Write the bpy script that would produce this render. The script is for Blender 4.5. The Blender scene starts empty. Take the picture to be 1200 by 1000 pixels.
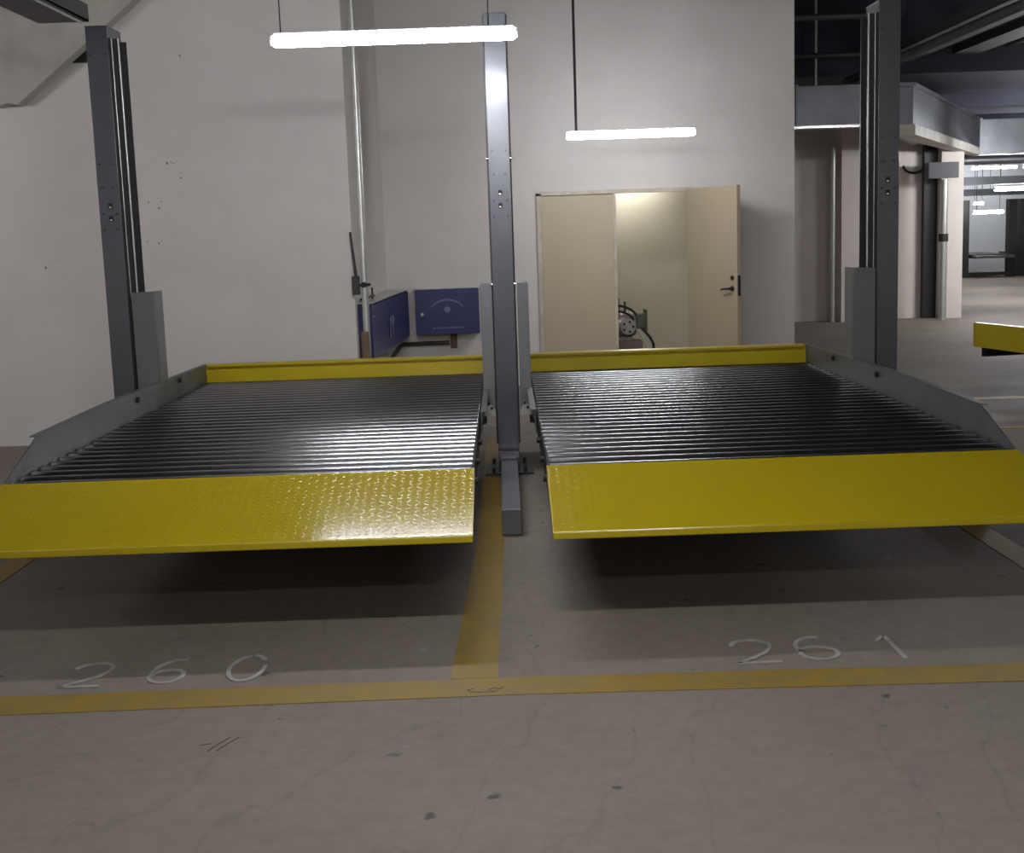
import bpy, bmesh, math, random
from mathutils import Vector, Matrix
random.seed(7)
C = bpy.context.scene.collection
PI = math.pi

# ------------------------------------------------------------------ mesh helpers
class MB:
    def __init__(s): s.bm = bmesh.new()
    def box(s, x0, x1, y0, y1, z0, z1, bev=0.0):
        r = bmesh.ops.create_cube(s.bm, size=1)
        for v in r['verts']:
            v.co = Vector((x0 + (v.co.x + .5) * (x1 - x0), y0 + (v.co.y + .5) * (y1 - y0), z0 + (v.co.z + .5) * (z1 - z0)))
        if bev > 0:
            es = list({e for v in r['verts'] for e in v.link_edges})
            bmesh.ops.bevel(s.bm, geom=es, offset=bev, segments=2, affect='EDGES', profile=.5)
        return s
    def prism(s, pts, axis, a, b):
        """closed polygon pts in the plane across `axis`, extruded from a to b"""
        def co(p, t):
            return {'x': (t, p[0], p[1]), 'y': (p[0], t, p[1]), 'z': (p[0], p[1], t)}[axis]
        va = [s.bm.verts.new(co(p, a)) for p in pts]; vb = [s.bm.verts.new(co(p, b)) for p in pts]
        s.bm.faces.new(va); s.bm.faces.new(vb[::-1])
        n = len(pts)
        for i in range(n):
            s.bm.faces.new((va[i], vb[i], vb[(i + 1) % n], va[(i + 1) % n]))
        return s
    def tube(s, pts, r, seg=12, cap=True):
        pts = [Vector(p) for p in pts]; n = len(pts)
        rs = r if isinstance(r, (list, tuple)) else [r] * n
        rings = []; up = None
        for i, p in enumerate(pts):
            d = (pts[min(i + 1, n - 1)] - pts[max(i - 1, 0)]).normalized()
            if up is None:
                up = Vector((0, 0, 1)) if abs(d.z) < .9 else Vector((0, 1, 0))
            a = d.cross(up).normalized(); up = a.cross(d).normalized()
            rings.append([s.bm.verts.new(p + (a * math.cos(2 * PI * k / seg) + up * math.sin(2 * PI * k / seg)) * rs[i]) for k in range(seg)])
        for i in range(n - 1):
            for k in range(seg):
                f = s.bm.faces.new((rings[i][k], rings[i][(k + 1) % seg], rings[i + 1][(k + 1) % seg], rings[i + 1][k])); f.smooth = True
        if cap:
            s.bm.faces.new([s.bm.verts.new(v.co) for v in rings[0][::-1]]); s.bm.faces.new([s.bm.verts.new(v.co) for v in rings[-1]])
        return s
    def strip(s, prof, x0, x1, th=0.0, smooth=False, axis='x'):
        """open polyline prof [(y,z)] swept along x, with thickness th (downwards normal)"""
        n = len(prof)
        if th > 0:
            off = []
            for i in range(n):
                a = Vector(prof[max(i - 1, 0)]); b = Vector(prof[min(i + 1, n - 1)])
                d = (b - a).normalized(); off.append((prof[i][0] + d.y * th, prof[i][1] - d.x * th))
            loops = [prof, off]
        else:
            loops = [prof]
        V = [[[s.bm.verts.new((x, p[0], p[1])) for p in L] for x in (x0, x1)] for L in loops]
        for li, L in enumerate(V):
            for i in range(n - 1):
                q = (L[0][i], L[1][i], L[1][i + 1], L[0][i + 1])
                f = s.bm.faces.new(q if li == 0 else q[::-1]); f.smooth = smooth
        if th > 0:
            for e in (0, 1):
                W = [[s.bm.verts.new(v.co) for v in V[k][e]] for k in (0, 1)]
                for i in range(n - 1):
                    s.bm.faces.new((W[0][i], W[0][i + 1], W[1][i + 1], W[1][i]))
            for i in (0, n - 1):
                s.bm.faces.new([s.bm.verts.new(v.co) for v in (V[0][0][i], V[0][1][i], V[1][1][i], V[1][0][i])])
        return s
    def xform(s, M):
        s.bm.transform(M); return s
    def build(s, name, mat, parent=None, loc=None):
        bmesh.ops.recalc_face_normals(s.bm, faces=s.bm.faces[:])
        me = bpy.data.meshes.new(name); s.bm.to_mesh(me); s.bm.free()
        me.materials.append(mat)
        o = bpy.data.objects.new(name, me); C.objects.link(o)
        if parent: o.parent = parent
        if loc: o.location = loc
        return o

def thing(name, label, cat, loc=(0, 0, 0), rz=0, group=None):
    o = bpy.data.objects.new(name, None); C.objects.link(o)
    o.location = loc; o.rotation_euler = (0, 0, rz); o.empty_display_size = .1
    return tag(o, label, cat, group)
def tag(o, label, cat, group=None):
    o['label'] = label; o['category'] = cat
    if group: o['group'] = group
    return o
def struct(o, label=None):
    o['kind'] = 'structure'
    if label: o['label'] = label
    return o
def dup(root, loc=None, rz=None, label=None, group=None):
    def cp(o, par):
        c = o.copy(); C.objects.link(c)
        if par: c.parent = par
        for ch in kids.get(o.name, []): cp(ch, c)
        return c
    kids = {}
    for o in list(C.objects):
        if o.parent: kids.setdefault(o.parent.name, []).append(o)
    r = cp(root, None)
    if loc: r.location = loc
    if rz is not None: r.rotation_euler = (0, 0, rz)
    if label: r['label'] = label
    if group: r['group'] = group
    return r

# ------------------------------------------------------------------ materials
def srgb(r, g, b):
    f = lambda c: (c / 255 / 12.92) if c / 255 <= .04045 else ((c / 255 + .055) / 1.055) ** 2.4
    return (f(r), f(g), f(b), 1)
def base_mat(name):
    m = bpy.data.materials.new(name); m.use_nodes = True
    nt = m.node_tree; b = nt.nodes['Principled BSDF']
    return m, nt, b
def mat(name, col, rough=.5, metal=0., col2=None, scale=6., detail=5, bump=0., bscale=60., rough2=None, contrast=(.35, .65), stretch=(1, 1, 1), coat=0., spec=None):
    m, nt, b = base_mat(name)
    N = nt.nodes; L = nt.links
    tc = N.new('ShaderNodeTexCoord'); mp = N.new('ShaderNodeMapping'); L.new(tc.outputs['Object'], mp.inputs[0])
    mp.inputs['Scale'].default_value = stretch
    no = N.new('ShaderNodeTexNoise'); no.inputs['Scale'].default_value = scale; no.inputs['Detail'].default_value = detail; no.inputs['Roughness'].default_value = .6
    L.new(mp.outputs[0], no.inputs['Vector'])
    cr = N.new('ShaderNodeValToRGB'); cr.color_ramp.elements[0].position = contrast[0]; cr.color_ramp.elements[1].position = contrast[1]
    cr.color_ramp.elements[0].color = col; cr.color_ramp.elements[1].color = col2 or col
    L.new(no.outputs[0], cr.inputs[0]); L.new(cr.outputs[0], b.inputs['Base Color'])
    b.inputs['Metallic'].default_value = metal
    if rough2 is not None:
        mr = N.new('ShaderNodeMapRange'); mr.inputs[1].default_value = .3; mr.inputs[2].default_value = .7
        mr.inputs[3].default_value = rough; mr.inputs[4].default_value = rough2
        L.new(no.outputs[0], mr.inputs[0]); L.new(mr.outputs[0], b.inputs['Roughness'])
    else:
        b.inputs['Roughness'].default_value = rough
    if spec is not None: b.inputs['Specular IOR Level'].default_value = spec
    if coat: b.inputs['Coat Weight'].default_value = coat; b.inputs['Coat Roughness'].default_value = .15
    if bump > 0:
        n2 = N.new('ShaderNodeTexNoise'); n2.inputs['Scale'].default_value = bscale; n2.inputs['Detail'].default_value = 4
        L.new(tc.outputs['Object'], n2.inputs['Vector'])
        bp = N.new('ShaderNodeBump'); bp.inputs['Strength'].default_value = 1; bp.inputs['Distance'].default_value = bump
        L.new(n2.outputs[0], bp.inputs['Height']); L.new(bp.outputs[0], b.inputs['Normal'])
    return m
def emit(name, col, s):
    m, nt, b = base_mat(name)
    b.inputs['Base Color'].default_value = (.8, .8, .8, 1)
    b.inputs['Emission Color'].default_value = col; b.inputs['Emission Strength'].default_value = s
    return m

def math_node(nt, op, a, b=None, c=None):
    n = nt.nodes.new('ShaderNodeMath'); n.operation = op
    for i, v in enumerate((a, b, c)):
        if v is None: continue
        if isinstance(v, (int, float)): n.inputs[i].default_value = v
        else: nt.links.new(v, n.inputs[i])
    return n.outputs[0]

def checker_plate():
    """yellow gloss paint over raised lozenge tread plate"""
    m, nt, b = base_mat('yellow_tread_plate')
    N = nt.nodes; L = nt.links; M = lambda *a: math_node(nt, *a)
    tc = N.new('ShaderNodeTexCoord'); sp = N.new('ShaderNodeSeparateXYZ'); L.new(tc.outputs['Object'], sp.inputs[0])
    s = .038
    u = M('DIVIDE', sp.outputs[0], s); v = M('DIVIDE', sp.outputs[1], s * .82)
    fu = M('SUBTRACT', M('FRACT', u), .5); fv = M('SUBTRACT', M('FRACT', v), .5)
    par = M('ABSOLUTE', M('SUBTRACT', M('MODULO', M('ABSOLUTE', M('ADD', M('FLOOR', u), M('ADD', M('FLOOR', v), 2000))), 2), 0))
    sg = M('SUBTRACT', M('MULTIPLY', par, 2), 1)
    a = M('MULTIPLY', M('ADD', fu, M('MULTIPLY', sg, fv)), .7071)
    c = M('MULTIPLY', M('SUBTRACT', fu, M('MULTIPLY', sg, fv)), .7071)
    d = M('SQRT', M('ADD', M('POWER', M('DIVIDE', a, .42), 2), M('POWER', M('DIVIDE', c, .14), 2)))
    h = M('MAXIMUM', M('SUBTRACT', 1, M('POWER', d, 2)), 0)
    bp = N.new('ShaderNodeBump'); bp.inputs['Strength'].default_value = 1; bp.inputs['Distance'].default_value = .0006
    L.new(h, bp.inputs['Height']); L.new(bp.outputs[0], b.inputs['Normal'])
    no = N.new('ShaderNodeTexNoise'); no.inputs['Scale'].default_value = 2.5; L.new(tc.outputs['Object'], no.inputs['Vector'])
    cr = N.new('ShaderNodeValToRGB'); cr.color_ramp.elements[0].color = YEL_A; cr.color_ramp.elements[1].color = YEL_B
    L.new(no.outputs[0], cr.inputs[0]); L.new(cr.outputs[0], b.inputs['Base Color'])
    b.inputs['Roughness'].default_value = .12
    return m

def concrete_floor():
    m, nt, b = base_mat('worn_concrete')
    N = nt.nodes; L = nt.links
    tc = N.new('ShaderNodeTexCoord')
    def noise(sc, det, ro=.6, vec=None):
        n = N.new('ShaderNodeTexNoise'); n.inputs['Scale'].default_value = sc; n.inputs['Detail'].default_value = det; n.inputs['Roughness'].default_value = ro
        L.new(vec or tc.outputs['Object'], n.inputs['Vector']); return n.outputs[0]
    def ramp(f, p0, c0, p1, c1):
        r = N.new('ShaderNodeValToRGB'); e = r.color_ramp.elements; e[0].position = p0; e[0].color = c0; e[1].position = p1; e[1].color = c1
        L.new(f, r.inputs[0]); return r.outputs[0]
    def mixc(f, a, c, mode='MIX'):
        x = N.new('ShaderNodeMix'); x.data_type = 'RGBA'; x.blend_type = mode
        if isinstance(f, float): x.inputs[0].default_value = f
        else: L.new(f, x.inputs[0])
        for i, q in ((6, a), (7, c)):
            if isinstance(q, tuple): x.inputs[i].default_value = q
            else: L.new(q, x.inputs[i])
        return x.outputs[2]
    big = ramp(noise(.7, 6), .3, FLOOR_A, .7, FLOOR_B)
    fine = ramp(noise(14, 8, .7), .3, (.86, .86, .86, 1), .7, (1.08, 1.08, 1.08, 1))
    c = mixc(1.0, big, fine, 'MULTIPLY')
    spots = ramp(noise(9, 3, .4), .71, (0, 0, 0, 1), .76, (1, 1, 1, 1))
    c = mixc(spots, c, (.085, .078, .072, 1))
    pale = ramp(noise(6.3, 2, .4), .74, (0, 0, 0, 1), .78, (1, 1, 1, 1))
    c = mixc(pale, c, (.30, .285, .27, 1))
    # thin scratches
    mp = N.new('ShaderNodeMapping'); mp.inputs['Scale'].default_value = (2.5, .8, 1); mp.inputs['Rotation'].default_value = (0, 0, .5)
    L.new(tc.outputs['Object'], mp.inputs[0])
    w = N.new('ShaderNodeTexWave'); w.inputs['Scale'].default_value = .35; w.inputs['Distortion'].default_value = 14; w.inputs['Detail'].default_value = 4; w.inputs['Detail Scale'].default_value = 1.5
    L.new(mp.outputs[0], w.inputs['Vector'])
    sc = ramp(w.outputs[1], .0, (.16, .16, .16, 1), .006, (0, 0, 0, 1))
    c = mixc(sc, c, (.10, .09, .085, 1))
    L.new(c, b.inputs['Base Color'])
    r2 = N.new('ShaderNodeMapRange'); r2.inputs[1].default_value = .3; r2.inputs[2].default_value = .7; r2.inputs[3].default_value = .68; r2.inputs[4].default_value = .82
    L.new(noise(1.7, 4), r2.inputs[0]); L.new(r2.outputs[0], b.inputs['Roughness'])
    b.inputs['Specular IOR Level'].default_value = .3
    bp = N.new('ShaderNodeBump'); bp.inputs['Distance'].default_value = .003; L.new(noise(30, 6, .7), bp.inputs['Height']); L.new(bp.outputs[0], b.inputs['Normal'])
    return m

def worn_paint(name, paint, under, keep):
    """painted mark rubbed through to the concrete"""
    m, nt, b = base_mat(name); N = nt.nodes; L = nt.links
    tc = N.new('ShaderNodeTexCoord')
    n = N.new('ShaderNodeTexNoise'); n.inputs['Scale'].default_value = 7; n.inputs['Detail'].default_value = 8; n.inputs['Roughness'].default_value = .7
    L.new(tc.outputs['Object'], n.inputs['Vector'])
    r = N.new('ShaderNodeValToRGB'); e = r.color_ramp.elements; e[0].position = keep - .12; e[0].color = under; e[1].position = keep + .12; e[1].color = paint
    L.new(n.outputs[0], r.inputs[0]); L.new(r.outputs[0], b.inputs['Base Color']); b.inputs['Roughness'].default_value = .6
    return m

YEL_A = srgb(182, 160, 15); YEL_B = srgb(190, 168, 26)
FLOOR_A = srgb(131, 120, 111); FLOOR_B = srgb(143, 132, 122)
M = {}
M['floor'] = concrete_floor()
M['wall'] = mat('painted_plaster', srgb(206, 199, 194), .75, col2=srgb(214, 207, 202), scale=1.2, bump=.002, bscale=18)
M['wall_speckled'] = mat('painted_plaster_scuffed', srgb(206, 199, 194), .75, col2=srgb(214, 207, 202), scale=1.2, bump=.002, bscale=18)
M['far_wall'] = mat('far_plaster', srgb(212, 202, 195), .8, col2=srgb(220, 210, 203), scale=.8)
M['far_panel'] = mat('pale_far_plaster', srgb(200, 202, 206), .8, col2=srgb(206, 208, 212), scale=.8)
M['room_wall'] = mat('plant_room_plaster', srgb(184, 180, 166), .8, col2=srgb(192, 188, 174), scale=1.2)
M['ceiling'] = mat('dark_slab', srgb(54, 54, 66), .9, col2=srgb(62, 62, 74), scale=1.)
M['concrete'] = mat('bare_concrete', srgb(170, 166, 156), .85, col2=srgb(186, 180, 170), scale=3., bump=.003, bscale=25)
M['yellow'] = mat('yellow_gloss_paint', YEL_A, .3, col2=YEL_B, scale=2.)
M['tread'] = checker_plate()
M['line'] = worn_paint('worn_yellow_line', srgb(150, 120, 36), srgb(130, 112, 66), .42)
M['digit'] = worn_paint('worn_white_paint', srgb(182, 178, 171), srgb(142, 133, 125), .47)
M['galv'] = mat('galvanized_deck', srgb(130, 131, 131), .28, 1., col2=srgb(142, 143, 143), scale=9., rough2=.29, stretch=(.6, 2, 1), contrast=(.3, .7))
M['rail'] = mat('galvanized_rail', srgb(112, 114, 114), .42, .85, col2=srgb(128, 130, 130), scale=5., rough2=.55)
M['post'] = mat('grey_post_paint', srgb(88, 89, 94), .26, .35, col2=srgb(94, 95, 100), scale=3.)
M['post2'] = mat('grey_carriage_paint', srgb(106, 106, 108), .38, .3, col2=srgb(116, 116, 118), scale=3.)
M['black'] = mat('black_rubber', srgb(22, 22, 22), .6)
M['dark'] = mat('dark_metal', srgb(58, 58, 56), .5, .4)
M['chrome'] = mat('bright_zinc', srgb(215, 215, 215), .2, 1.)
M['pipe'] = mat('galvanized_pipe', srgb(190, 190, 184), .4, .7, col2=srgb(206, 206, 200), scale=8)
M['duct'] = mat('duct_sheet', srgb(108, 110, 114), .42, .8, col2=srgb(126, 128, 132), scale=2.2)
M['tray'] = mat('dull_tray_metal', srgb(92, 92, 94), .6, .6)
M['duct_lit'] = mat('duct_lit_strip', srgb(205, 200, 188), .6, .2, col2=srgb(222, 218, 206), scale=4)  # pale colour paints the lamp light on the duct underside
M['blue'] = mat('blue_enamel', srgb(38, 42, 92), .35, col2=srgb(44, 48, 100), scale=2)
M['blue_mark'] = mat('pale_blue_print', srgb(112, 118, 160), .5)
M['door'] = mat('beige_door_paint', srgb(178, 163, 137), .45, col2=srgb(183, 168, 141), scale=1.)
M['frame'] = mat('door_frame_paint', srgb(176, 164, 146), .5, col2=srgb(196, 186, 170), scale=9)
M['wood'] = mat('brown_wood', srgb(122, 98, 74), .7, col2=srgb(100, 80, 60), scale=10, stretch=(6, 6, .6))
M['cast'] = mat('cast_housing', srgb(150, 142, 140), .45, .5, col2=srgb(168, 160, 156), scale=20)
M['green'] = mat('dark_green_paint', srgb(72, 76, 64), .5)
M['white'] = mat('white_fixture', srgb(225, 225, 228), .4)
M['mark'] = mat('wall_scuff', srgb(128, 120, 114), .8)
M['rubbish'] = mat('plinth_grey', srgb(110, 100, 94), .8)
M['mark_dark'] = mat('dark_scratch', srgb(84, 74, 64), .8)
M['tube'] = emit('fill_tube', (.96, .97, 1, 1), 50)
M['tube_far'] = emit('lit_tube_distant', (.95, .97, 1, 1), 60)
M['fill_deep'] = emit('fill_tube_deep', (.95, .97, 1, 1), 125)
M['tube_door'] = emit('lit_tube_above_door', (.92, .95, 1, 1), 33)
M['tube_side'] = emit('lit_tube_side', (.95, .97, 1, 1), 44)
M['tube_aisle'] = emit('lit_tube_aisle', (.96, .97, 1, 1), 44)
M['tube_front'] = emit('lit_tube_near', (.93, .95, 1, 1), 46)
M['tube_warm'] = emit('lit_tube_warm', (1, .97, .88, 1), 20)

# ------------------------------------------------------------------ camera
cam = bpy.data.cameras.new('camera'); co = bpy.data.objects.new('camera', cam); C.objects.link(co)
cam.sensor_width = 36; cam.lens = 1509.7 / 1200 * 36; cam.clip_end = 200
pitch, roll, yaw = .1502, .0341, -.0032
co.matrix_world = Matrix.Translation((0, 0, 1.6)) @ Matrix.Rotation(yaw, 4, 'Z') @ Matrix.Rotation(PI / 2 - pitch, 4, 'X') @ Matrix.Rotation(-roll, 4, 'Z')
bpy.context.scene.camera = co

# ------------------------------------------------------------------ setting
YW, YB, YF, YM, YE = 10.44, 13.4, 20.8, 32., 37.
CZ = 4.4
struct(MB().box(-9, 28, -6, 40, -.15, 0).build('floor', M['floor']))
struct(MB().box(-9, 28, -6, 40, CZ, CZ + .15).build('ceiling', M['ceiling']))
struct(MB().box(-9, -1.2, YW, YB + .25, 0, CZ).build('wall_left', M['wall']))
b = MB(); dx0, dx1, dz = .40, 1.95, 1.97
b.box(-1.2, dx0, YB, YB + .2, 0, CZ); b.box(dx1, 3.02, YB, YB + .2, 0, CZ); b.box(dx0, dx1, YB, YB + .2, dz, CZ)
struct(b.build('wall_back', M['wall']))
struct(MB().box(2.82, 3.02, YB + .2, YF, 0, CZ).build('wall_corridor_left', M['wall']))
b = MB(); b.box(-1.2, 2.8, 16, 16.15, 0, 2.7); b.box(-1.3, -1.2, YB + .25, 16.15, 0, 2.7); b.box(2.7, 2.82, YB + .2, 16.15, 0, 2.7); b.box(-1.2, 2.82, YB + .2, 16.15, 2.7, 2.8)
struct(b.build('wall_plant_room', M['room_wall']))
struct(MB().box(3.02, 7.2, YF, YF + .3, 0, CZ).build('wall_corridor_end', M['far_wall']))
struct(MB().box(-2, 11.25, YM, YM + .3, 0, CZ).build('wall_middle', M['far_wall']))
struct(MB().box(8, 28, YE, YE + .3, 0, CZ).build('wall_far', M['far_panel']))
struct(MB().box(27.7, 28, -6, YE, 0, CZ).build('wall_right', M['far_wall']))
struct(MB().box(-9, -8.8, -6, YW, 0, CZ).build('wall_side', M['wall']))

# faint formwork seams and small scuffs on the plaster
struct(MB().box(-9, -1.2, YW - .004, YW, 2.62, 2.628).build('trim_1', M['wall']))

# columns and pipes at the corridor end
struct(MB().box(5.35, 5.95, YF - .35, YF, 0, CZ).build('wall_pilaster', M['far_wall']))
struct(MB().box(6.93, 7.28, YF - .3, YF, 0, CZ).build('wall_pier', M['far_wall']))
struct(MB().box(6.72, 6.93, YF - .12, YF, 0, CZ).build('trim_2', M['dark']))

# door in the back wall
d1 = thing('door_1', 'beige double door in the back wall with its right leaf standing open', 'door', (0, 0, 0)); d1['kind'] = 'structure'
del d1['category']
b = MB(); b.box(dx0 - .03, dx0 + .015, YB - .025, YB + .1, 0, dz); b.box(dx1 - .02, dx1 + .025, YB - .012, YB + .1, 0, dz); b.box(dx0 - .03, dx1 + .04, YB - .025, YB + .1, dz - .02, dz + .02)
b.build('door_frame', M['frame'], d1)
lf = MB().box(dx0 + .016, 1.168, YB + .005, YB + .05, .01, dz - .022, .003).build('door_leaf', M['door'], d1)
MB().box(1.155, 1.185, YB - .004, YB + .004, .01, dz - .025).build('meeting_strip', M['frame'], lf)
ang = math.atan2(-.65, .40)
rl = MB().box(0, .76, -.045, 0, .01, dz + .005, .003).build('door_leaf', M['door'], d1, (dx1 - .01, YB - .03, 0))
rl.rotation_euler = (0, 0, ang); rl['label'] = 'open right leaf with a dark lever handle'
hb = MB(); hb.tube([(.69, -.045, .97), (.69, -.09, .97)], .014); hb.tube([(.69, -.09, .97), (.60, -.094, .965), (.57, -.094, .958)], [.011, .010, .008])
hb.tube([(.69, -.044, .97), (.69, -.052, .97)], .027, 20)
hb.build('lever_handle', M['dark'], rl)
MB().tube([(.69, -.044, 1.075), (.69, -.056, 1.075)], .022, 20).build('keyhole', M['dark'], rl)
b = MB(); b.box(.757, .765, -.04, -.006, .9, 1.1)
b.build('lock_plate', M['dark'], rl)

# ------------------------------------------------------------------ floor markings (flat paint)
def fl(name, pts, m, label, z=.003, group=None):
    return tag(MB().prism(pts, 'z', .0002, z).build(name, m), label, 'floor marking', group)
fl('lane_line', [(-9, 4.305), (-2.6, 4.27), (0, 4.306), (2.4, 4.25), (4.2, 4.21), (4.2, 4.39), (2.4, 4.43), (0, 4.482), (-2.6, 4.46), (-9, 4.49)], M['line'], 'worn yellow line painted across the floor in front of both bays')
fl('bay_divider_line', [(-.24, 4.484), (-.068, 4.484), (-.04, 6.6), (-.03, 9.9), (-.17, 9.9), (-.18, 6.6)], M['line'], 'yellow divider line running back between the two parking platforms')
fl('bay_divider_line', [(2.33, 4.435), (2.47, 4.43), (2.47, 9.9), (2.33, 9.9)], M['line'], 'yellow divider line under the right edge of the right platform')
fl('bay_divider_line', [(-2.62, 4.47), (-2.48, 4.47), (-2.48, 9.9), (-2.62, 9.9)], M['line'], 'yellow divider line under the left edge of the left platform')
fl('bay_end_line', [(2.7, 11.25), (8.5, 10.95), (8.5, 11.10), (2.7, 11.42)], M['line'], 'thin yellow floor line to the right beyond the right platform')
fl('bay_end_line', [(3.35, 9.62), (6.5, 9.50), (6.5, 9.56), (3.35, 9.70)], M['line'], 'short faint yellow floor stripe beside the right platform corner')

def stroke(b, pts, w, z0=.0006, z1=.005):
    n = len(pts); Lf, Rt = [], []
    for i, p in enumerate(pts):
        a = Vector(pts[max(i - 1, 0)]); c = Vector(pts[min(i + 1, n - 1)]); d = (c - a).normalized(); k = Vector((-d.y, d.x)) * w / 2
        q = Vector(p); Lf.append(q + k); Rt.append(q - k)
    for i in range(n - 1):
        quad = [Lf[i], Lf[i + 1], Rt[i + 1], Rt[i]]
        va = [b.bm.verts.new((q.x, q.y, z1)) for q in quad]; vb = [b.bm.verts.new((q.x, q.y, z0)) for q in quad]
        b.bm.faces.new(va); b.bm.faces.new(vb[::-1])
        for k in range(4): b.bm.faces.new((va[k], vb[k], vb[(k + 1) % 4], va[(k + 1) % 4]))
def arc(cx, cy, rx, ry, a0, a1, n=16):
    return [(cx + rx * math.cos(math.radians(a0 + (a1 - a0) * i / n)), cy + ry * math.sin(math.radians(a0 + (a1 - a0) * i / n))) for i in range(n + 1)]
GL = {
    '2': [arc(.5, .72, .45, .27, 170, -20) + [(.75, .42), (.4, .2), (.02, .03)], [(.0, .03), (1., .03)]],
    '6': [arc(.62, .58, .58, .42, 75, 180) + [(.04, .4)] + arc(.5, .29, .46, .28, 160, 520, 24)],
    '0': [arc(.5, .5, .47, .48, 100, 370, 24), arc(.5, .5, .47, .48, 40, 88, 6)],
    '1': [[(.15, .74), (.6, .99)], [(.6, .99), (.62, .5), (.64, .02)]],
}
def number(label, digits):
    t = thing('painted_number', label, 'floor marking', (digits[0][1], digits[0][2], 0))
    for ch, x, y, w, h, sk in digits:
        b = MB()
        for s in GL[ch]:
            stroke(b, [(x - t.location.x + px * w + sk * py * h, y - t.location.y + py * h) for px, py in s], .017)
        b.build('digit', M['digit'], t)
    return t
number('faded white painted number 260 on the floor of the left bay', [('2', -1.69, 4.535, .16, .27, 0), ('6', -1.375, 4.55, .135, .26, .02), ('0', -1.085, 4.54, .14, .295, 0)])
number('faded white painted number 261 on the floor of the right bay', [('2', .815, 4.54, .165, .27, 0), ('6', 1.06, 4.555, .15, .26, 0), ('1', 1.36, 4.53, .11, .28, 0)])

t = thing('floor_scratch', 'pair of short dark scratches on the aisle floor in front of number 260', 'floor mark', (-.97, 3.95, 0))
for dx in (0, .03):
    b = MB(); stroke(b, [(dx - .02, -.05), (dx + .0, .0), (dx + .03, .06)], .006, .0003, .0012); b.build('scratch', M['mark_dark'], t)
b = MB(); stroke(b, [(-.055, .0), (-.02, .012)], .005, .0003, .0012); b.build('scratch', M['mark_dark'], t)
t = thing('floor_scratch', 'scribbled dark scratch on the yellow lane line below the middle post', 'floor mark', (-.1, 4.36, 0))
b = MB(); stroke(b, [(-.055, .02), (-.075, .0), (-.06, -.02), (0, -.022), (.03, -.015)], .005, .0032, .004); stroke(b, [(.0, .0), (.02, .02), (.035, .0), (.05, .022)], .006, .0032, .004); b.build('scratch', M['mark_dark'], t)

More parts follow.
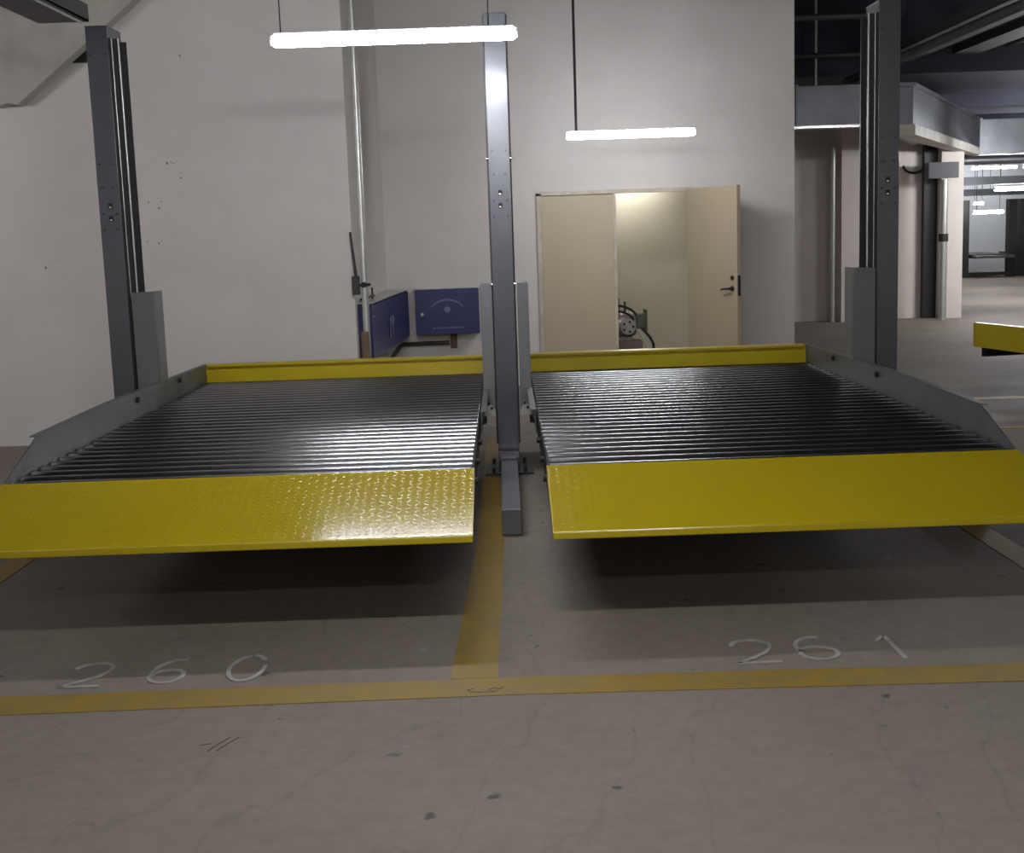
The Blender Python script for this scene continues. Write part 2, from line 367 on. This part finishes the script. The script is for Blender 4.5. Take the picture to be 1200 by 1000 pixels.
# ------------------------------------------------------------------ parking platforms
HW = 1.049; Y0 = 7.672
def platform(cx, outer, label):
    """outer = -1: the tall side rail is on the left, +1: on the right.  local y: front -2.03 .. back +2.03"""
    t = thing('parking_platform', label, 'parking platform', (cx, Y0, 0), 0, 'parking lift platforms')
    zd = .557; f, r = -2.029, 2.03
    # corrugated deck: rounded trapezoid waves across the car's path
    prof = []; P = .135; n = int(round((r - .02 - f - .02) / P)); P = (r - .02 - f - .02) / n
    rad = P * .40 / math.sin(math.radians(56)); H = rad * (1 - math.cos(math.radians(56))) + .002
    for i in range(n):
        y0 = f + .02 + i * P; prof.append((y0, zd - H)); prof.append((y0 + P * .085, zd - H))
        for k in range(-7, 8):
            a = math.radians(8 * k); prof.append((y0 + P * .5 + rad * math.sin(a), zd - rad * (1 - math.cos(a))))
        prof.append((y0 + P * .915, zd - H))
    prof.append((r - .02, zd - H))
    dk = MB().strip(prof, -HW + .012, HW - .012, .003, smooth=True).build('corrugated_deck', M['galv'], t)
    # front ramp of tread plate with folded lips
    ye, ze = 5.042 - Y0, .387
    b = MB(); b.strip([(f + .012, zd - .06), (f + .012, zd + .004), (f, zd + .004), (ye, ze + .012)], -HW, HW, .004)
    rp = b.build('entry_ramp', M['tread'], t)
    b = MB(); b.box(-HW - .004, HW + .004, ye - .016, ye + .004, ze - .012, ze + .016, .004)
    s = (zd - ze) / (f - ye)
    for e in (-1, 1):
        x = e * HW
        b.prism([(f + .03, zd + .004), (ye, ze + .016), (ye, ze - .012), (f + .03, zd - .07)], 'x', x - .004, x + .004)
    b.build('ramp_lip', M['yellow'], rp)
    # rear wheel stop
    b = MB(); b.strip([(r, zd - .03), (r, zd + .085), (r + .025, zd + .092), (r + .025, zd + .104), (r - .008, zd + .108), (r - .008, zd + .124), (r + .075, zd + .128), (r + .078, zd - .08)], -HW, HW, .003)
    b.box(-HW - .002, -HW + .004, r - .008, r + .08, zd - .08, zd + .126); b.box(HW - .004, HW + .002, r - .008, r + .08, zd - .08, zd + .126)
    b.build('wheel_stop', M['yellow'], t)
    # outer tall side rail: plate with a sloping front end and a folded top
    xo = outer * (HW + .004)
    b = MB(); b.prism([(r + .07, zd - .14), (r + .07, zd + .125), (-.35, zd + .158), (-1.55, zd + .150), (-1.99, zd + .004), (-1.99, zd - .14)], 'x', xo - .003, xo + .003)
    b.prism([(r + .07, zd + .119), (r + .07, zd + .125), (-.35, zd + .158), (-1.55, zd + .150), (-1.55, zd + .144), (-.35, zd + .152)], 'x', min(xo, xo + outer * .035), max(xo, xo + outer * .035))
    sr = b.build('side_rail', M['rail'], t)
    for yy in (1.18, .14):
        xi = xo - outer * .003
        MB().tube([(xi, yy, zd + .105), (xi - outer * .018, yy, zd + .105)], .017, 12).build('rubber_buffer', M['black'], sr)
    # low inner edge angle
    xi = -outer * (HW + .004)
    b = MB(); b.box(min(xi, xi - outer * .034), max(xi, xi - outer * .034), -.27, r - .02, zd + .012, zd + .022, .002); b.box(min(xi, xi - outer * .005), max(xi, xi - outer * .005), -.27, r - .02, zd - .12, zd + .012)
    b.build('edge_angle', M['rail'], t)
    # side beams (C section) below the deck
    for e in (-1, 1):
        x = e * (HW - .006)
        b = MB(); b.box(min(x, x - e * .006), max(x, x - e * .006), f + .03, r, zd - .165, zd - .026)
        b.box(min(x, x - e * .05), max(x, x - e * .05), f + .03, r, zd - .17, zd - .164); b.box(min(x, x - e * .05), max(x, x - e * .05), f + .03, r, zd - .033, zd - .027)
        bm_ = b.build('side_beam', M['dark'], t)
        for yy in (-1.85, -1.35, -.75, 0.):
            if e == -outer:
                MB().tube([(x, yy, zd - .085), (x + e * .022, yy, zd - .085)], .016, 10).build('bolt', M['black'], bm_)
    # cross beams under deck
    for yy in (-1.2, -.1, 1.2):
        MB().box(-HW + .06, HW - .06, yy - .04, yy + .04, zd - .12, zd - .03).build('cross_beam', M['dark'], t)
    # lifting carriages; the post stands at local y = .788
    yc = 8.46 - Y0
    for e in (-1, 1):
        if e == outer:
            xa, xb = e * 1.075, e * 1.215      # between platform and outer post
        else:
            xa, xb = e * 1.060, e * 1.130
        lo, hi = min(xa, xb), max(xa, xb)
        z0, z1 = .45, 1.268 if e != outer else 1.29
        b = MB(); b.box(lo, hi, yc - .012, yc, z0, z1, .002)              # front plate
        si = xa                                                           # side plate next to the platform
        b.box(min(si, si + e * .008), max(si, si + e * .008), yc, yc + .22, z0, z1)
        mid = e * min(abs(hi), abs(lo)) ; ext = e * (min(abs(hi), abs(lo)) + .09 if e == outer else min(abs(hi), abs(lo)) + .06); b.box(min(mid, ext), max(mid, ext), yc, yc + .05, z1 - .006, z1)
        c = b.build('carriage', M['post2'], t)
        MB().box(min(si, si - e * .004), max(si, si - e * .004), yc - .01, yc + .03, z0 + .05, z1 - .01).build('edge_strip', M['rail'], c)
        # lug with two holes
        cxl = (xa + xb) / 2
        b = MB(); b.prism([(cxl + .034 * math.cos(a), z0 - .05 + .075 * math.sin(a)) for a in [PI * k / 10 for k in range(11)]], 'y', yc - .03, yc - .014)
        lg = b.build('lug', M['pipe'], c)
        for q in ((-.006, .03), (.012, .0)):
            MB().tube([(cxl + q[0], yc - .031, z0 + q[1]), (cxl + q[0], yc - .036, z0 + q[1])], .009, 10).build('bolt', M['black'], lg)
        # arm that carries the platform beam
        b = MB(); xin = e * (HW - .03)
        b.box(min(xin, xa + e * .01), max(xin, xa + e * .01), yc + .03, yc + .19, zd - .22, zd - .172)
        b.build('support_arm', M['dark'], t)
    return t
pl = platform(-1.2085, -1, 'left of the two galvanized car lift platforms, yellow ramp over floor number 260')
pr = platform(1.2190, 1, 'right of the two galvanized car lift platforms, yellow ramp over floor number 261')
far = platform(0, -1, 'distant yellow edged parking platform cut off by the right frame edge')
# its entry corner shows at the right edge of the photo
rz = math.radians(103)
cor = Matrix.Rotation(rz, 3, 'Z') @ Vector((HW, 2.108, 0))
far.location = (4.07 - cor.x, 11.15 - cor.y, 0); far.rotation_euler = (0, 0, rz)

# ------------------------------------------------------------------ posts
def post(x, side, label, top=2.97):
    """side = -1 / +1: guides on the right / left only (outer posts); 0: guides both sides"""
    y = 8.46
    t = thing('lift_post', label, 'lift post', (x, y, 0), 0, 'parking lift posts')
    b = MB(); hw = .069
    b.box(-hw, hw, 0, .012, .012, top, .002)                             # front web
    for e in (-1, 1):
        xx = e * hw
        b.box(min(xx, xx - e * .010), max(xx, xx - e * .010), .012, .30, .012, top)
    b.box(-hw, hw, .29, .30, .012, top)
    col = b.build('column', M['post'], t)
    MB().box(-hw - .002, hw + .002, -.002, .302, top, top + .006).build('top_cap', M['post'], col)
    for e in ((-1, 1) if side == 0 else (-side,)):
        g = MB()
        o = .055 if side == 0 else .105
        tz = top if side == 0 else top - .07
        a, c = e * hw, e * (hw + (.010 if side == 0 else .06))
        g.box(min(a, c), max(a, c), .045, .055, .2, tz); g.box(min(a, c), max(a, c), .20, .21, .2, tz)
        if side: 
            g.box(min(c, c - e * .008) - e * .03, max(c, c - e * .008) - e * .03, .055, .20, .2, tz)
            for zz in (.03,):
                g.box(min(a, a + e * .014), max(a, a + e * .014), .012, .03, .2, tz)
        gr = g.build('guide_rail', M['dark'], t)  # dark tone stands in for the shade inside the open channel
        if side:
            for q, yy in ((c - e * .006, .042), (a + e * .012, .035)):
                MB().tube([(q, yy, .2), (q, yy, tz)], .006, 8).build('edge_bead', M['pipe'], gr)
    # cutouts, bolts
    for zz in (1.85, 1.768):
        xo = 0 if side == 0 else -side * .005
        k = MB().box(xo - .013, xo + .013, -.0035, 0, zz - .017, zz + .017).build('slot_cover', M['black'], col)
        MB().box(xo - .007, xo + .006, -.0055, -.003, zz - .012, zz - .004).build('latch', M['chrome'], k)
    for zz, w in ((2.117, .045), (1.968, .037), (1.80, .044), (1.70, .044), (2.8, .05)):
        for e in (-1, 1):
            MB().tube([(e * w, 0, zz), (e * w, -.006, zz)], .0065, 8).build('bolt', M['black'] if side == 0 else M['dark'], col)
    if side == 0:
        for zz in (2.07, 1.26):
            for e in (-1, 1):
                MB().tube([(e * hw, .03, zz), (e * (hw + .014), .03, zz)], .013, 10).build('side_bolt', M['chrome'], col)
    # base
    b = MB(); b.box(-.16, .16, -.05, .36, 0.004, .014); 
    bp_ = b.build('base_plate', M['dark'], t)
    for e in (-1, 1):
        for yy in (-.02, .33):
            MB().tube([(e * .105, yy, .012), (e * .105, yy, .05)], .012, 8).build('anchor_bolt', M['dark'], bp_)
    b = MB()
    b.box(-.052, .052, -1.775, -.055, 0.004, .146, .004)
    ft = b.build('foot_beam', M['post2'], t)
    MB().box(-.062, .062, -.30, -.052, .147, .165, .003).build('foot_bracket', M['post'], ft)
    return t
post(0.002, 0, 'grey steel lift post in the middle between the two platforms')
post(-2.521, -1, 'grey steel lift post at the outer side of the left platform')
post(2.516, 1, 'grey steel lift post at the outer side of the right platform')

# ------------------------------------------------------------------ tube lamps
def lamp(loc, rz, L, label, tube, warm=False, rods=(-.45, .45), top=CZ, rr=.006):
    t = thing('tube_lamp', label, 'tube lamp', loc, rz, 'ceiling tube lamps')
    b = MB(); b.box(-L / 2 + .02, L / 2 - .02, -.02, .02, .022, .042, .004)
    b.build('housing', M['white'], t)
    b = MB(); b.tube([(-L / 2 + .012, 0, 0), (-L / 2 + .03, 0, 0), (L / 2 - .03, 0, 0), (L / 2 - .012, 0, 0)], [.028, .036, .036, .028], 16)
    b.build('diffuser', tube, t)
    for e in (-1, 1):
        MB().tube([(e * (L / 2 - .012), 0, .004), (e * L / 2, 0, .004)], .027, 12).build('end_cap', M['white'], t)
    for x in rods:
        if top - loc[2] > .05:
            MB().tube([(x * L / 1.2, 0, .042), (x * L / 1.2, 0, top - loc[2])], rr, 8).build('hanging_rod', M['dark'], t)
    return t
lamp((-.545, 7.24, 2.665), 0, 1.34, 'bright tube lamp hanging in front, above the left platform', M['tube_front'], rods=(-.55, .46), rr=.004)
l2 = lamp((1.19, 11.8, 2.43), 0, 1.17, 'tube lamp hanging above the double door', M['tube_door'], rods=(-.50,), rr=.012)
lamp((5.9, 8.6, 2.65), 0, 1.3, 'tube lamp hanging to the right of the right platform', M['tube_side'])
lamp((.1, 3.4, 2.75), 0, 1.3, 'tube lamp hanging over the aisle in front of the bays', M['tube_aisle'])
lamp((0, .2, 2.75), 0, 1.3, 'tube lamp hanging over the aisle above the camera', M['tube_aisle'])
lamp((-5.6, 7.2, 2.65), 0, 1.3, 'added unseen fill tube lamp to the left of the left platform', M['tube'])  # unseen lamp added to brighten the left wall
lamp((8.4, 15.5, 2.65), 0, 1.3, 'added fill tube lamp in the corridor, unseen beyond the right frame edge', M['tube_side'])  # unseen lamp added for more light in the corridor
lamp((8.6, 18.6, 2.5), 0, 1.3, 'added fill tube lamp deeper in the corridor, unseen beyond the right frame edge', M['fill_deep'])  # extra unseen lamp, added to brighten the corridor end wall and duct
lamp((17, 29, 2.6), 0, 1.3, 'added fill tube lamp far back, unseen well beyond the right frame edge', M['tube_far'])  # added out of view to lift the brightness of the far region
lamp((1.3, 15.72, 2.28), 0, 1.2, 'tube lamp on the ceiling of the plant room behind the door', M['tube_warm'], rods=(-.45, .45), top=2.7)
lamp((10.48, 28, 1.67), .35, .82, 'lowest distant tube lamp, in front of the pale far wall panel', M['tube_far'])
lamp((9.55, 24, 2.07), .3, 1.1, 'distant tube lamp cut by the right frame edge below the grey beam', M['tube_far'])
lamp((13.35, 35.3, 2.87), .1, 1.3, 'distant tube lamp just under the far air duct, close to the far wall', M['tube_side'])
lamp((9.9, 23.5, 2.45), .2, 1.1, 'distant tube lamp at the right frame edge under the far air duct', M['tube_far'])
lamp((12.1, 33, 1.91), .6, .4, 'tiny distant tube lamp left of the far wall panels', M['tube_far'])
lamp((11.55, 31, 2.17), .6, .4, 'tiny distant tube lamp under the grey beam', M['tube_far'])

# ------------------------------------------------------------------ wall equipment in the recess
def emblem(b_parent, y, x0, z0, w, h):
    b = MB()
    cx, cz = x0 + w * .5, z0 + h * .5
    pts = [(cx + .19 * math.cos(a), cz - .03 + .15 * math.sin(a)) for a in [math.radians(150 - 120 * k / 14) for k in range(15)]]
    for i in range(0, 14):
        p, q = pts[i], pts[i + 1]
        b.box(min(p[0], q[0]) + .003, max(p[0], q[0]) - .003, y - .002, y, (p[1] + q[1]) / 2 - .010, (p[1] + q[1]) / 2 + .010)
    b.build('arched_lettering', M['blue_mark'], b_parent)
    b = MB(); b.prism([(cx + .033 * math.cos(2 * PI * k / 20), cz + .02 + .03 * math.sin(2 * PI * k / 20)) for k in range(20)], 'y', y - .002, y)
    b.build('round_emblem', M['blue_mark'], b_parent)
    b = MB()
    for k in range(9): b.box(cx - .15 + k * .036, cx - .15 + k * .036 + .026, y - .002, y, z0 + .058, z0 + .072)
    b.build('lettering_row', M['blue_mark'], b_parent)
cb = thing('blue_cabinet', 'blue enamel cabinet on the back wall directly left of the middle post', 'cabinet', (-.577, YB, .59), 0, 'blue wall cabinets')
MB().box(-.32, .32, -.20, 0, 0, .45, .006).build('body', M['blue'], cb)
dr = MB().box(-.325, .325, -.222, -.203, -.005, .455, .004).build('door', M['blue'], cb)
emblem(dr, -.2225, -.325, -.005, .65, .46)
MB().tube([(-.255, -.222, .205), (-.255, -.242, .205)], .017, 14).build('lock', M['chrome'], dr)
MB().box(-.33, .33, -.225, 0, .457, .463).build('rain_lip', M['pipe'], cb)
# long cabinet on the return wall
cs = thing('blue_cabinet', 'blue cabinet along the recess side wall behind the vertical pipe', 'cabinet', (-1.2, 10.62, .575), 0, 'blue wall cabinets')
b = MB(); b.prism([(0.002, 0), (.095, 0), (.22, 2.5), (0.002, 2.5)], 'z', 0, .475); b.build('body', M['blue'], cs)
b = MB(); b.prism([(.098, .03), (.112, .03), (.236, 2.46), (.222, 2.46)], 'z', .01, .462)
dr = b.build('door', M['blue'], cs)
b = MB(); b.prism([(0.002, -.01), (.115, -.01), (.24, 2.51), (0.002, 2.51)], 'z', .477, .484); b.build('top_plate', M['pipe'], cs)
MB().tube([(.104, .16, .36), (.128, .16, .36)], .02, 12).build('lock', M['chrome'], dr)
b = MB()
for k in range(4): b.box(.172 + k * .002, .176 + k * .002, 1.0 + k * .1, 1.05 + k * .1, .12 + (k % 2) * .1, .30)
b.build('lettering_row', M['blue_mark'], dr)
b = MB(); b.tube([(.02, .1, .51), (.06, .8, .51)], .010, 8); b.tube([(.05, .35, .484), (.05, .35, .56)], .009, 8); b.tube([(.05, .75, .484), (.05, .75, .58)], .009, 8)
b.build('top_bar', M['dark'], cs)

tag(MB().tube([(-1.108, 10.38, 0), (-1.108, 10.38, 1.2), (-1.105, 10.38, 2.2), (-1.10, 10.38, CZ)], .027, 14).xform(Matrix.Identity(4)).build('wall_pipe', M['pipe']), 'pale galvanized vertical pipe at the recess corner beside the blue cabinet', 'pipe')
vb = thing('pipe_valve', 'dark valve bracket with a thin upright rod clamped to the recess corner', 'valve', (-1.172, 10.36, 1.14))
MB().box(-.035, .025, 0.0, .06, 0, .15, .006).build('valve_body', M['dark'], vb)
MB().tube([(-.002, .02, .15), (-.03, .02, .50)], [.013, .009], 10).build('upright_rod', M['dark'], vb)
b = MB(); b.tube([(.025, -.012, .075), (.115, -.012, .08)], .012, 10); b.tube([(.06, -.02, .06), (.06, -.02, .10)], .018, 10)
b.build('side_lever', M['black'], vb)
tag(MB().box(-1.142, -1.085, 10.27, 10.30, 0, .85, .003).build('wooden_batten', M['wood']), 'short brown wooden batten standing in front of the pipe', 'batten')
tag(MB().tube([(-.575, YB - .05, .485), (-1.05, YB - .05, .48), (-1.09, YB - .1, .46), (-1.1, YB - .9, .42)], .022, 10).build('conduit', M['dark']), 'dark conduit running along the wall under the blue cabinets', 'conduit')
for x in (-.53,):
    tag(MB().box(x - .035, x + .035, YB - .03, YB, .42, .58, .004).build('conduit_clip', M['wood']), 'small brown wall box at the end of the dark conduit', 'junction box')

# pump in the plant room
pm = thing('water_pump', 'grey pump with cables on a plinth inside the open doorway', 'pump', (1.46, 14.35, 0))
MB().box(-.55, .06, -.18, .18, 0, .36, .01).build('plinth', M['rubbish'], pm)
b = MB(); b.tube([(-.35, 0, .53), (-.30, 0, .53), (-.05, 0, .53), (0, 0, .53)], [.11, .14, .14, .11], 20)
for k in range(7): b.tube([(-.30 + k * .04, 0, .53), (-.29 + k * .04, 0, .53)], .15, 20)
b.box(-.3, -.04, -.08, .08, .36, .40)
b.build('pump_housing', M['cast'], pm)
b = MB(); b.tube([(-.10, -.13, .52), (-.10, -.19, .52)], .085, 18)
fp = b.build('flange_cover', M['cast'], pm)
for a in range(5):
    MB().tube([(-.10 + .055 * math.cos(a * 1.256), -.19, .52 + .055 * math.sin(a * 1.256)), (-.10 + .055 * math.cos(a * 1.256), -.20, .52 + .055 * math.sin(a * 1.256))], .014, 8).build('bolt', M['black'], fp)
MB().box(.0, .10, -.12, .08, .49, .66, .012).build('motor_box', M['green'], pm)
MB().box(.095, .12, -.13, .095, .46, .70, .006).build('motor_flange', M['green'], pm)
def hose(pts, r): return MB().tube(pts, r, 10)
ap = [(-.35, -.10, .72)] + [(-.22 + .25 * math.sin(math.radians(a)), -.10, .55 + .20 * math.cos(math.radians(a))) for a in range(0, 80, 10)]
hose(ap, .014).build('hose', M['black'], pm)
ap = [(-.34, -.14, .66)] + [(-.22 + .20 * math.sin(math.radians(a)), -.14, .54 + .15 * math.cos(math.radians(a))) for a in range(0, 80, 10)]
hose(ap, .012).build('hose', M['black'], pm)
hose([(.04, -.10, .52), (.08, -.12, .47), (.14, -.13, .40), (.18, -.14, .32), (.185, -.14, .20), (.18, -.14, .02)], .016).build('hose', M['black'], pm)
hose([(.01, -.12, .48), (.05, -.13, .42), (.09, -.14, .35), (.12, -.14, .26), (.12, -.14, .02)], .011).build('cable', M['pipe'], pm)
MB().tube([(-.19, -.05, .62), (-.19, -.05, .83)], .016, 10).build('pipe_stub', M['cast'], pm)
MB().tube([(-.12, -.05, .60), (-.12, -.05, .79)], .014, 10).build('pipe_stub', M['green'], pm)

# wall scuffs (real small marks on the plaster)
for k, (x, z, r) in enumerate([(p, q, w_ * .7) for p, q, w_ in [(-2.63, 2.23, .012), (-2.60, 2.235, .007), (-2.58, 2.225, .008), (-2.53, 2.11, .010), (-2.52, 2.15, .006), (-2.80, 1.93, .008), (-2.73, 1.96, .006), (-2.72, 1.88, .010), (-2.70, 1.93, .006), (-2.83, 1.62, .007), (-2.74, 1.60, .010), (-2.66, 1.58, .005), (-2.47, 3.05, .010), (-3.66, 1.44, .012), (-3.55, 1.50, .006)]]):
    b = MB(); b.prism([(x + r * (1 + .5 * math.sin(3 * q + k)) * math.cos(q * .785), z + r * (1.4 + .4 * math.cos(2 * q + k)) * math.sin(q * .785)) for q in range(8)], 'y', YW - .002, YW - .0002)
    tag(b.build('wall_scuff', M['mark']), 'small dark scuff on the left wall between lift post and recess corner' if k < 13 else 'small dark scuff on the left wall, left of the lift post', 'wall mark', 'scuffs on the plaster right of the left post' if k < 13 else 'scuffs on the plaster left of the left post')

# ------------------------------------------------------------------ overhead, left
b = MB(); b.prism([(-2.75, 3.456), (-3.711, 2.701), (-3.79, 2.715), (-3.86, 2.693), (-6.5, 2.69), (-6.5, CZ - .003), (-1.55, CZ - .003)], 'y', 10.27, 10.41)
tag(b.build('stair_flight', M['concrete']), 'pale sloping concrete stair underside at the top left against the wall', 'stair')
tg = MB().prism([(-3.35, 3.02), (-3.18, 3.02), (-3.18, 3.16)], 'y', 10.416, YW - .0005).build('vent_opening', M['black'])
tag(tg, 'small dark wall opening behind the left post below the sloping concrete', 'vent')
dt = thing('metal_channel', 'dark steel overhead channel in the top left corner', 'ceiling channel', (-2.55, 8.0, 2.925))
b = MB(); b.box(-.17, .13, -6.5, 0, 0, .008); b.box(-.17, -.16, -6.5, 0, 0, .10); b.box(.12, .13, -6.5, 0, 0, .10); b.box(-.17, .13, -.008, 0, 0, .10)
b.build('channel', M['dark'], dt)
MB().box(.085, .095, -6.5, -.02, -.012, -.001).build('edge_strip', M['pipe'], dt)
for yy in (-5.5, -.6):
    MB().tube([(0, yy, .008), (0, yy, CZ - 2.925)], .008, 8).build('hanger_rod', M['dark'], dt)
oc = thing('overhead_cable', 'thin pale cable strung under the ceiling behind the front tube lamp', 'cable', (-.9, 9.2, 3.285))
MB().tube([(0, 0, 0), (1.2, 0, .035), (3.9, 0, .12)], .007, 8).build('cable', M['pipe'], oc)
for x, z in ((0, 0), (3.9, .12)): MB().tube([(x, 0, z), (x, 0, CZ - 3.285)], .004, 6).build('hanger_wire', M['dark'], oc)

# ------------------------------------------------------------------ overhead, right
ad = thing('air_duct', 'large galvanized air duct crossing the corridor and bending behind the right post', 'air duct', (3.0, 16, 2.75))
b = MB(); b.box(.03, 1.75, 0, .8, 0, .47, .004); s1 = b.build('duct_section', M['duct'], ad)
for x in (.62, 1.74): MB().box(x, x + .03, -.02, .82, -.02, .49).build('flange', M['duct'], s1)
MB().box(.03, 1.75, -.03, .0, -.035, -.005).build('lower_edge', M['chrome'], s1)
b = MB(); b.prism([(1.78, 0), (2.05, 0), (5.04, 5.97), (5.04, 6.8), (4.5, 6.8), (1.78, .8)], 'z', -.02, .42); b.build('duct_section', M['duct'], ad)
b = MB(); b.prism([(1.80, -.03), (2.07, -.03), (5.04, 5.92), (5.04, 5.99), (4.9, 5.99), (1.80, .1)], 'z', -.15, -.025); b.build('lower_edge', M['duct_lit'], ad)  # cream strip with the lit look of the underside in its colour
b = MB(); b.prism([(1.80, -.03), (2.07, -.03), (5.04, 5.92), (5.04, 5.99), (4.9, 5.99), (1.80, .1)], 'z', .425, .47); b.build('upper_edge', M['duct'], ad)
b = MB(); b.box(5.05, 16, 6.0, 6.8, -.12, .44, .004); s2 = b.build('duct_section', M['duct'], ad)
for x in (5.06, 7.4): MB().box(x, x + .04, 5.97, 6.83, -.14, .46).build('flange', M['duct'], s2)
for x in (1.0, 6.0, 9.0):
    MB().tube([(x, .55 if x < 2 else 6.4, .45), (x, .55 if x < 2 else 6.4, CZ - 2.75 if x < 2 else .67)], .02, 8).build('hanger_rod', M['pipe'], ad)
tag(MB().tube([(7.0, 22.0, 2.52), (24, 22.0, 2.50)], .075, 14).build('overhead_pipe', M['duct']), 'grey overhead pipe running right just under the far air duct', 'pipe')
tag(MB().box(7.3, 24, 23.2, 23.4, 2.14, 2.28).build('overhead_beam', M['duct']), 'grey steel beam crossing under the far ceiling lamps', 'beam')
tag(MB().box(8.4, 24, 29.9, 30.1, 2.05, 2.2).build('overhead_beam', M['duct']), 'distant thin steel beam above the far wall panels', 'beam')
for (x, z, w, nm, lb) in ((4.75, 3.55, .5, 'cable_tray', 'dark wide cable tray under the corridor ceiling, nearest the duct'), (5.75, 3.62, .35, 'cable_tray', 'dark narrow cable tray under the corridor ceiling, to the right')):
    ct = thing(nm, lb, 'cable tray', (x, 9.3, z), 0, 'overhead cable trays')
    b = MB(); b.box(0, w, 0, 7.4, 0, .006); b.box(0, .008, 0, 7.4, 0, .10); b.box(w - .008, w, 0, 7.4, 0, .10)
    b.build('tray', M['tray'], ct)
    b = MB()
    for k in range(5): b.tube([(w * (k + 1) / 6, 0, .03), (w * (k + 1) / 6, 7.4, .03)], .02, 6)
    b.build('cables', M['black'], ct)
    for yy in (1, 3.8, 6.8): MB().tube([(w / 2, yy, 0), (w / 2, yy, CZ - z)], .01, 6).build('hanger_rod', M['dark'], ct)
for (x, z, r, lb) in ((4.45, 3.34, .05, 'thin overhead pipe below the wide cable tray'), (6.5, 3.75, .06, 'overhead pipe along the corridor ceiling to the right of the trays')):
    tag(MB().tube([(x, 5, z), (x, 16.8, z)], r, 12).build('overhead_pipe', M['tray']), lb, 'pipe')
for (y, z, lb) in ((15.0, 3.87, 'slim ceiling pipe crossing above the corridor duct'), (16.4, 3.62, 'second slim ceiling pipe crossing above the corridor duct')):
    tag(MB().tube([(3.03, y, z), (4.6, y, z)], .035, 10).build('overhead_pipe', M['tray']), lb, 'pipe')
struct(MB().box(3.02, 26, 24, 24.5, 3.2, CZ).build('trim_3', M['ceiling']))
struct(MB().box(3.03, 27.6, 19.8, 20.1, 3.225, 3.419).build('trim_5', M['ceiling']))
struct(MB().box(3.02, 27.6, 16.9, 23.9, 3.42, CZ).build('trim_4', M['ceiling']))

# corridor pipes
tag(MB().tube([(5.24, 20.55, 0), (5.24, 20.55, 2.75)], .045, 12).build('wall_pipe', M['pipe']), 'vertical pipe on the dark corridor wall left of the right post', 'pipe')
vp = thing('wall_pipe', 'bright galvanized vertical pipe with a coupling right of the right post', 'pipe', (6.87, 20.20, 0))
MB().tube([(0, 0, 0), (0, 0, 2.17)], .06, 14).build('pipe', M['pipe'], vp)
MB().tube([(0, 0, 1.22), (0, 0, 1.34)], .075, 14).build('coupling', M['dark'], vp)
tag(MB().tube([(6.56 + .17 * math.cos(a), 20.70, 2.42 + .12 * math.sin(a)) for a in [math.radians(180 + 15 * k) for k in range(13)]], .02, 8).build('cable_loop', M['black']), 'black cable loop hanging on the corridor wall below the duct', 'cable')
tag(MB().box(6.60, 7.06, 20.1, 20.3, 2.19, 2.43).build('bracket_beam', M['tray']), 'dark steel bracket box under the duct above the bright pipe', 'bracket')

# far parking lift seen between the lamps
def far_lift(x, y, rz, label):
    t = thing('far_parking_lift', label, 'parking lift', (x, y, 0), rz, 'distant parking lifts')
    for e in (-1, 1):
        b = MB(); b.box(e * .62 - .10, e * .62 + .10, -.12, .12, 0, 2.0); b.build('post', M['dark'], t)
    MB().box(-.50, .50, -.3, 1.9, .50, .60, .01).build('platform', M['dark'], t)
    MB().box(-.50, .50, -.6, -.32, .50, .57, .01).build('ramp', M['rail'], t)
    MB().box(-.52, .52, -.14, .10, .04, .12).build('base_beam', M['dark'], t)
    return t
far_lift(12.72, 34, 0, 'left of the distant parking lifts in front of the pale far wall')
far_lift(14.25, 34, 0, 'right one of the distant parking lifts, cut by the frame edge')
tag(MB().box(11.2, 11.42, 32.31, 32.6, 0, CZ).build('far_column', M['concrete']), 'distant grey column at the left of the far parking lifts', 'column')

# ------------------------------------------------------------------ world and view
w = bpy.data.worlds.new('world'); bpy.context.scene.world = w; w.use_nodes = True
w.node_tree.nodes['Background'].inputs[0].default_value = (.75, .72, .70, 1); w.node_tree.nodes['Background'].inputs[1].default_value = .26
sc = bpy.context.scene
sc.view_settings.view_transform = 'Standard'; sc.view_settings.look = 'None'
sc.view_settings.exposure = 1.3; sc.view_settings.gamma = 1; sc.view_settings.use_curve_mapping = False
try:
    sc.cycles.use_light_tree = True; sc.cycles.sample_clamp_indirect = 6
    sc.cycles.max_bounces = 8; sc.cycles.diffuse_bounces = 5
except Exception: pass
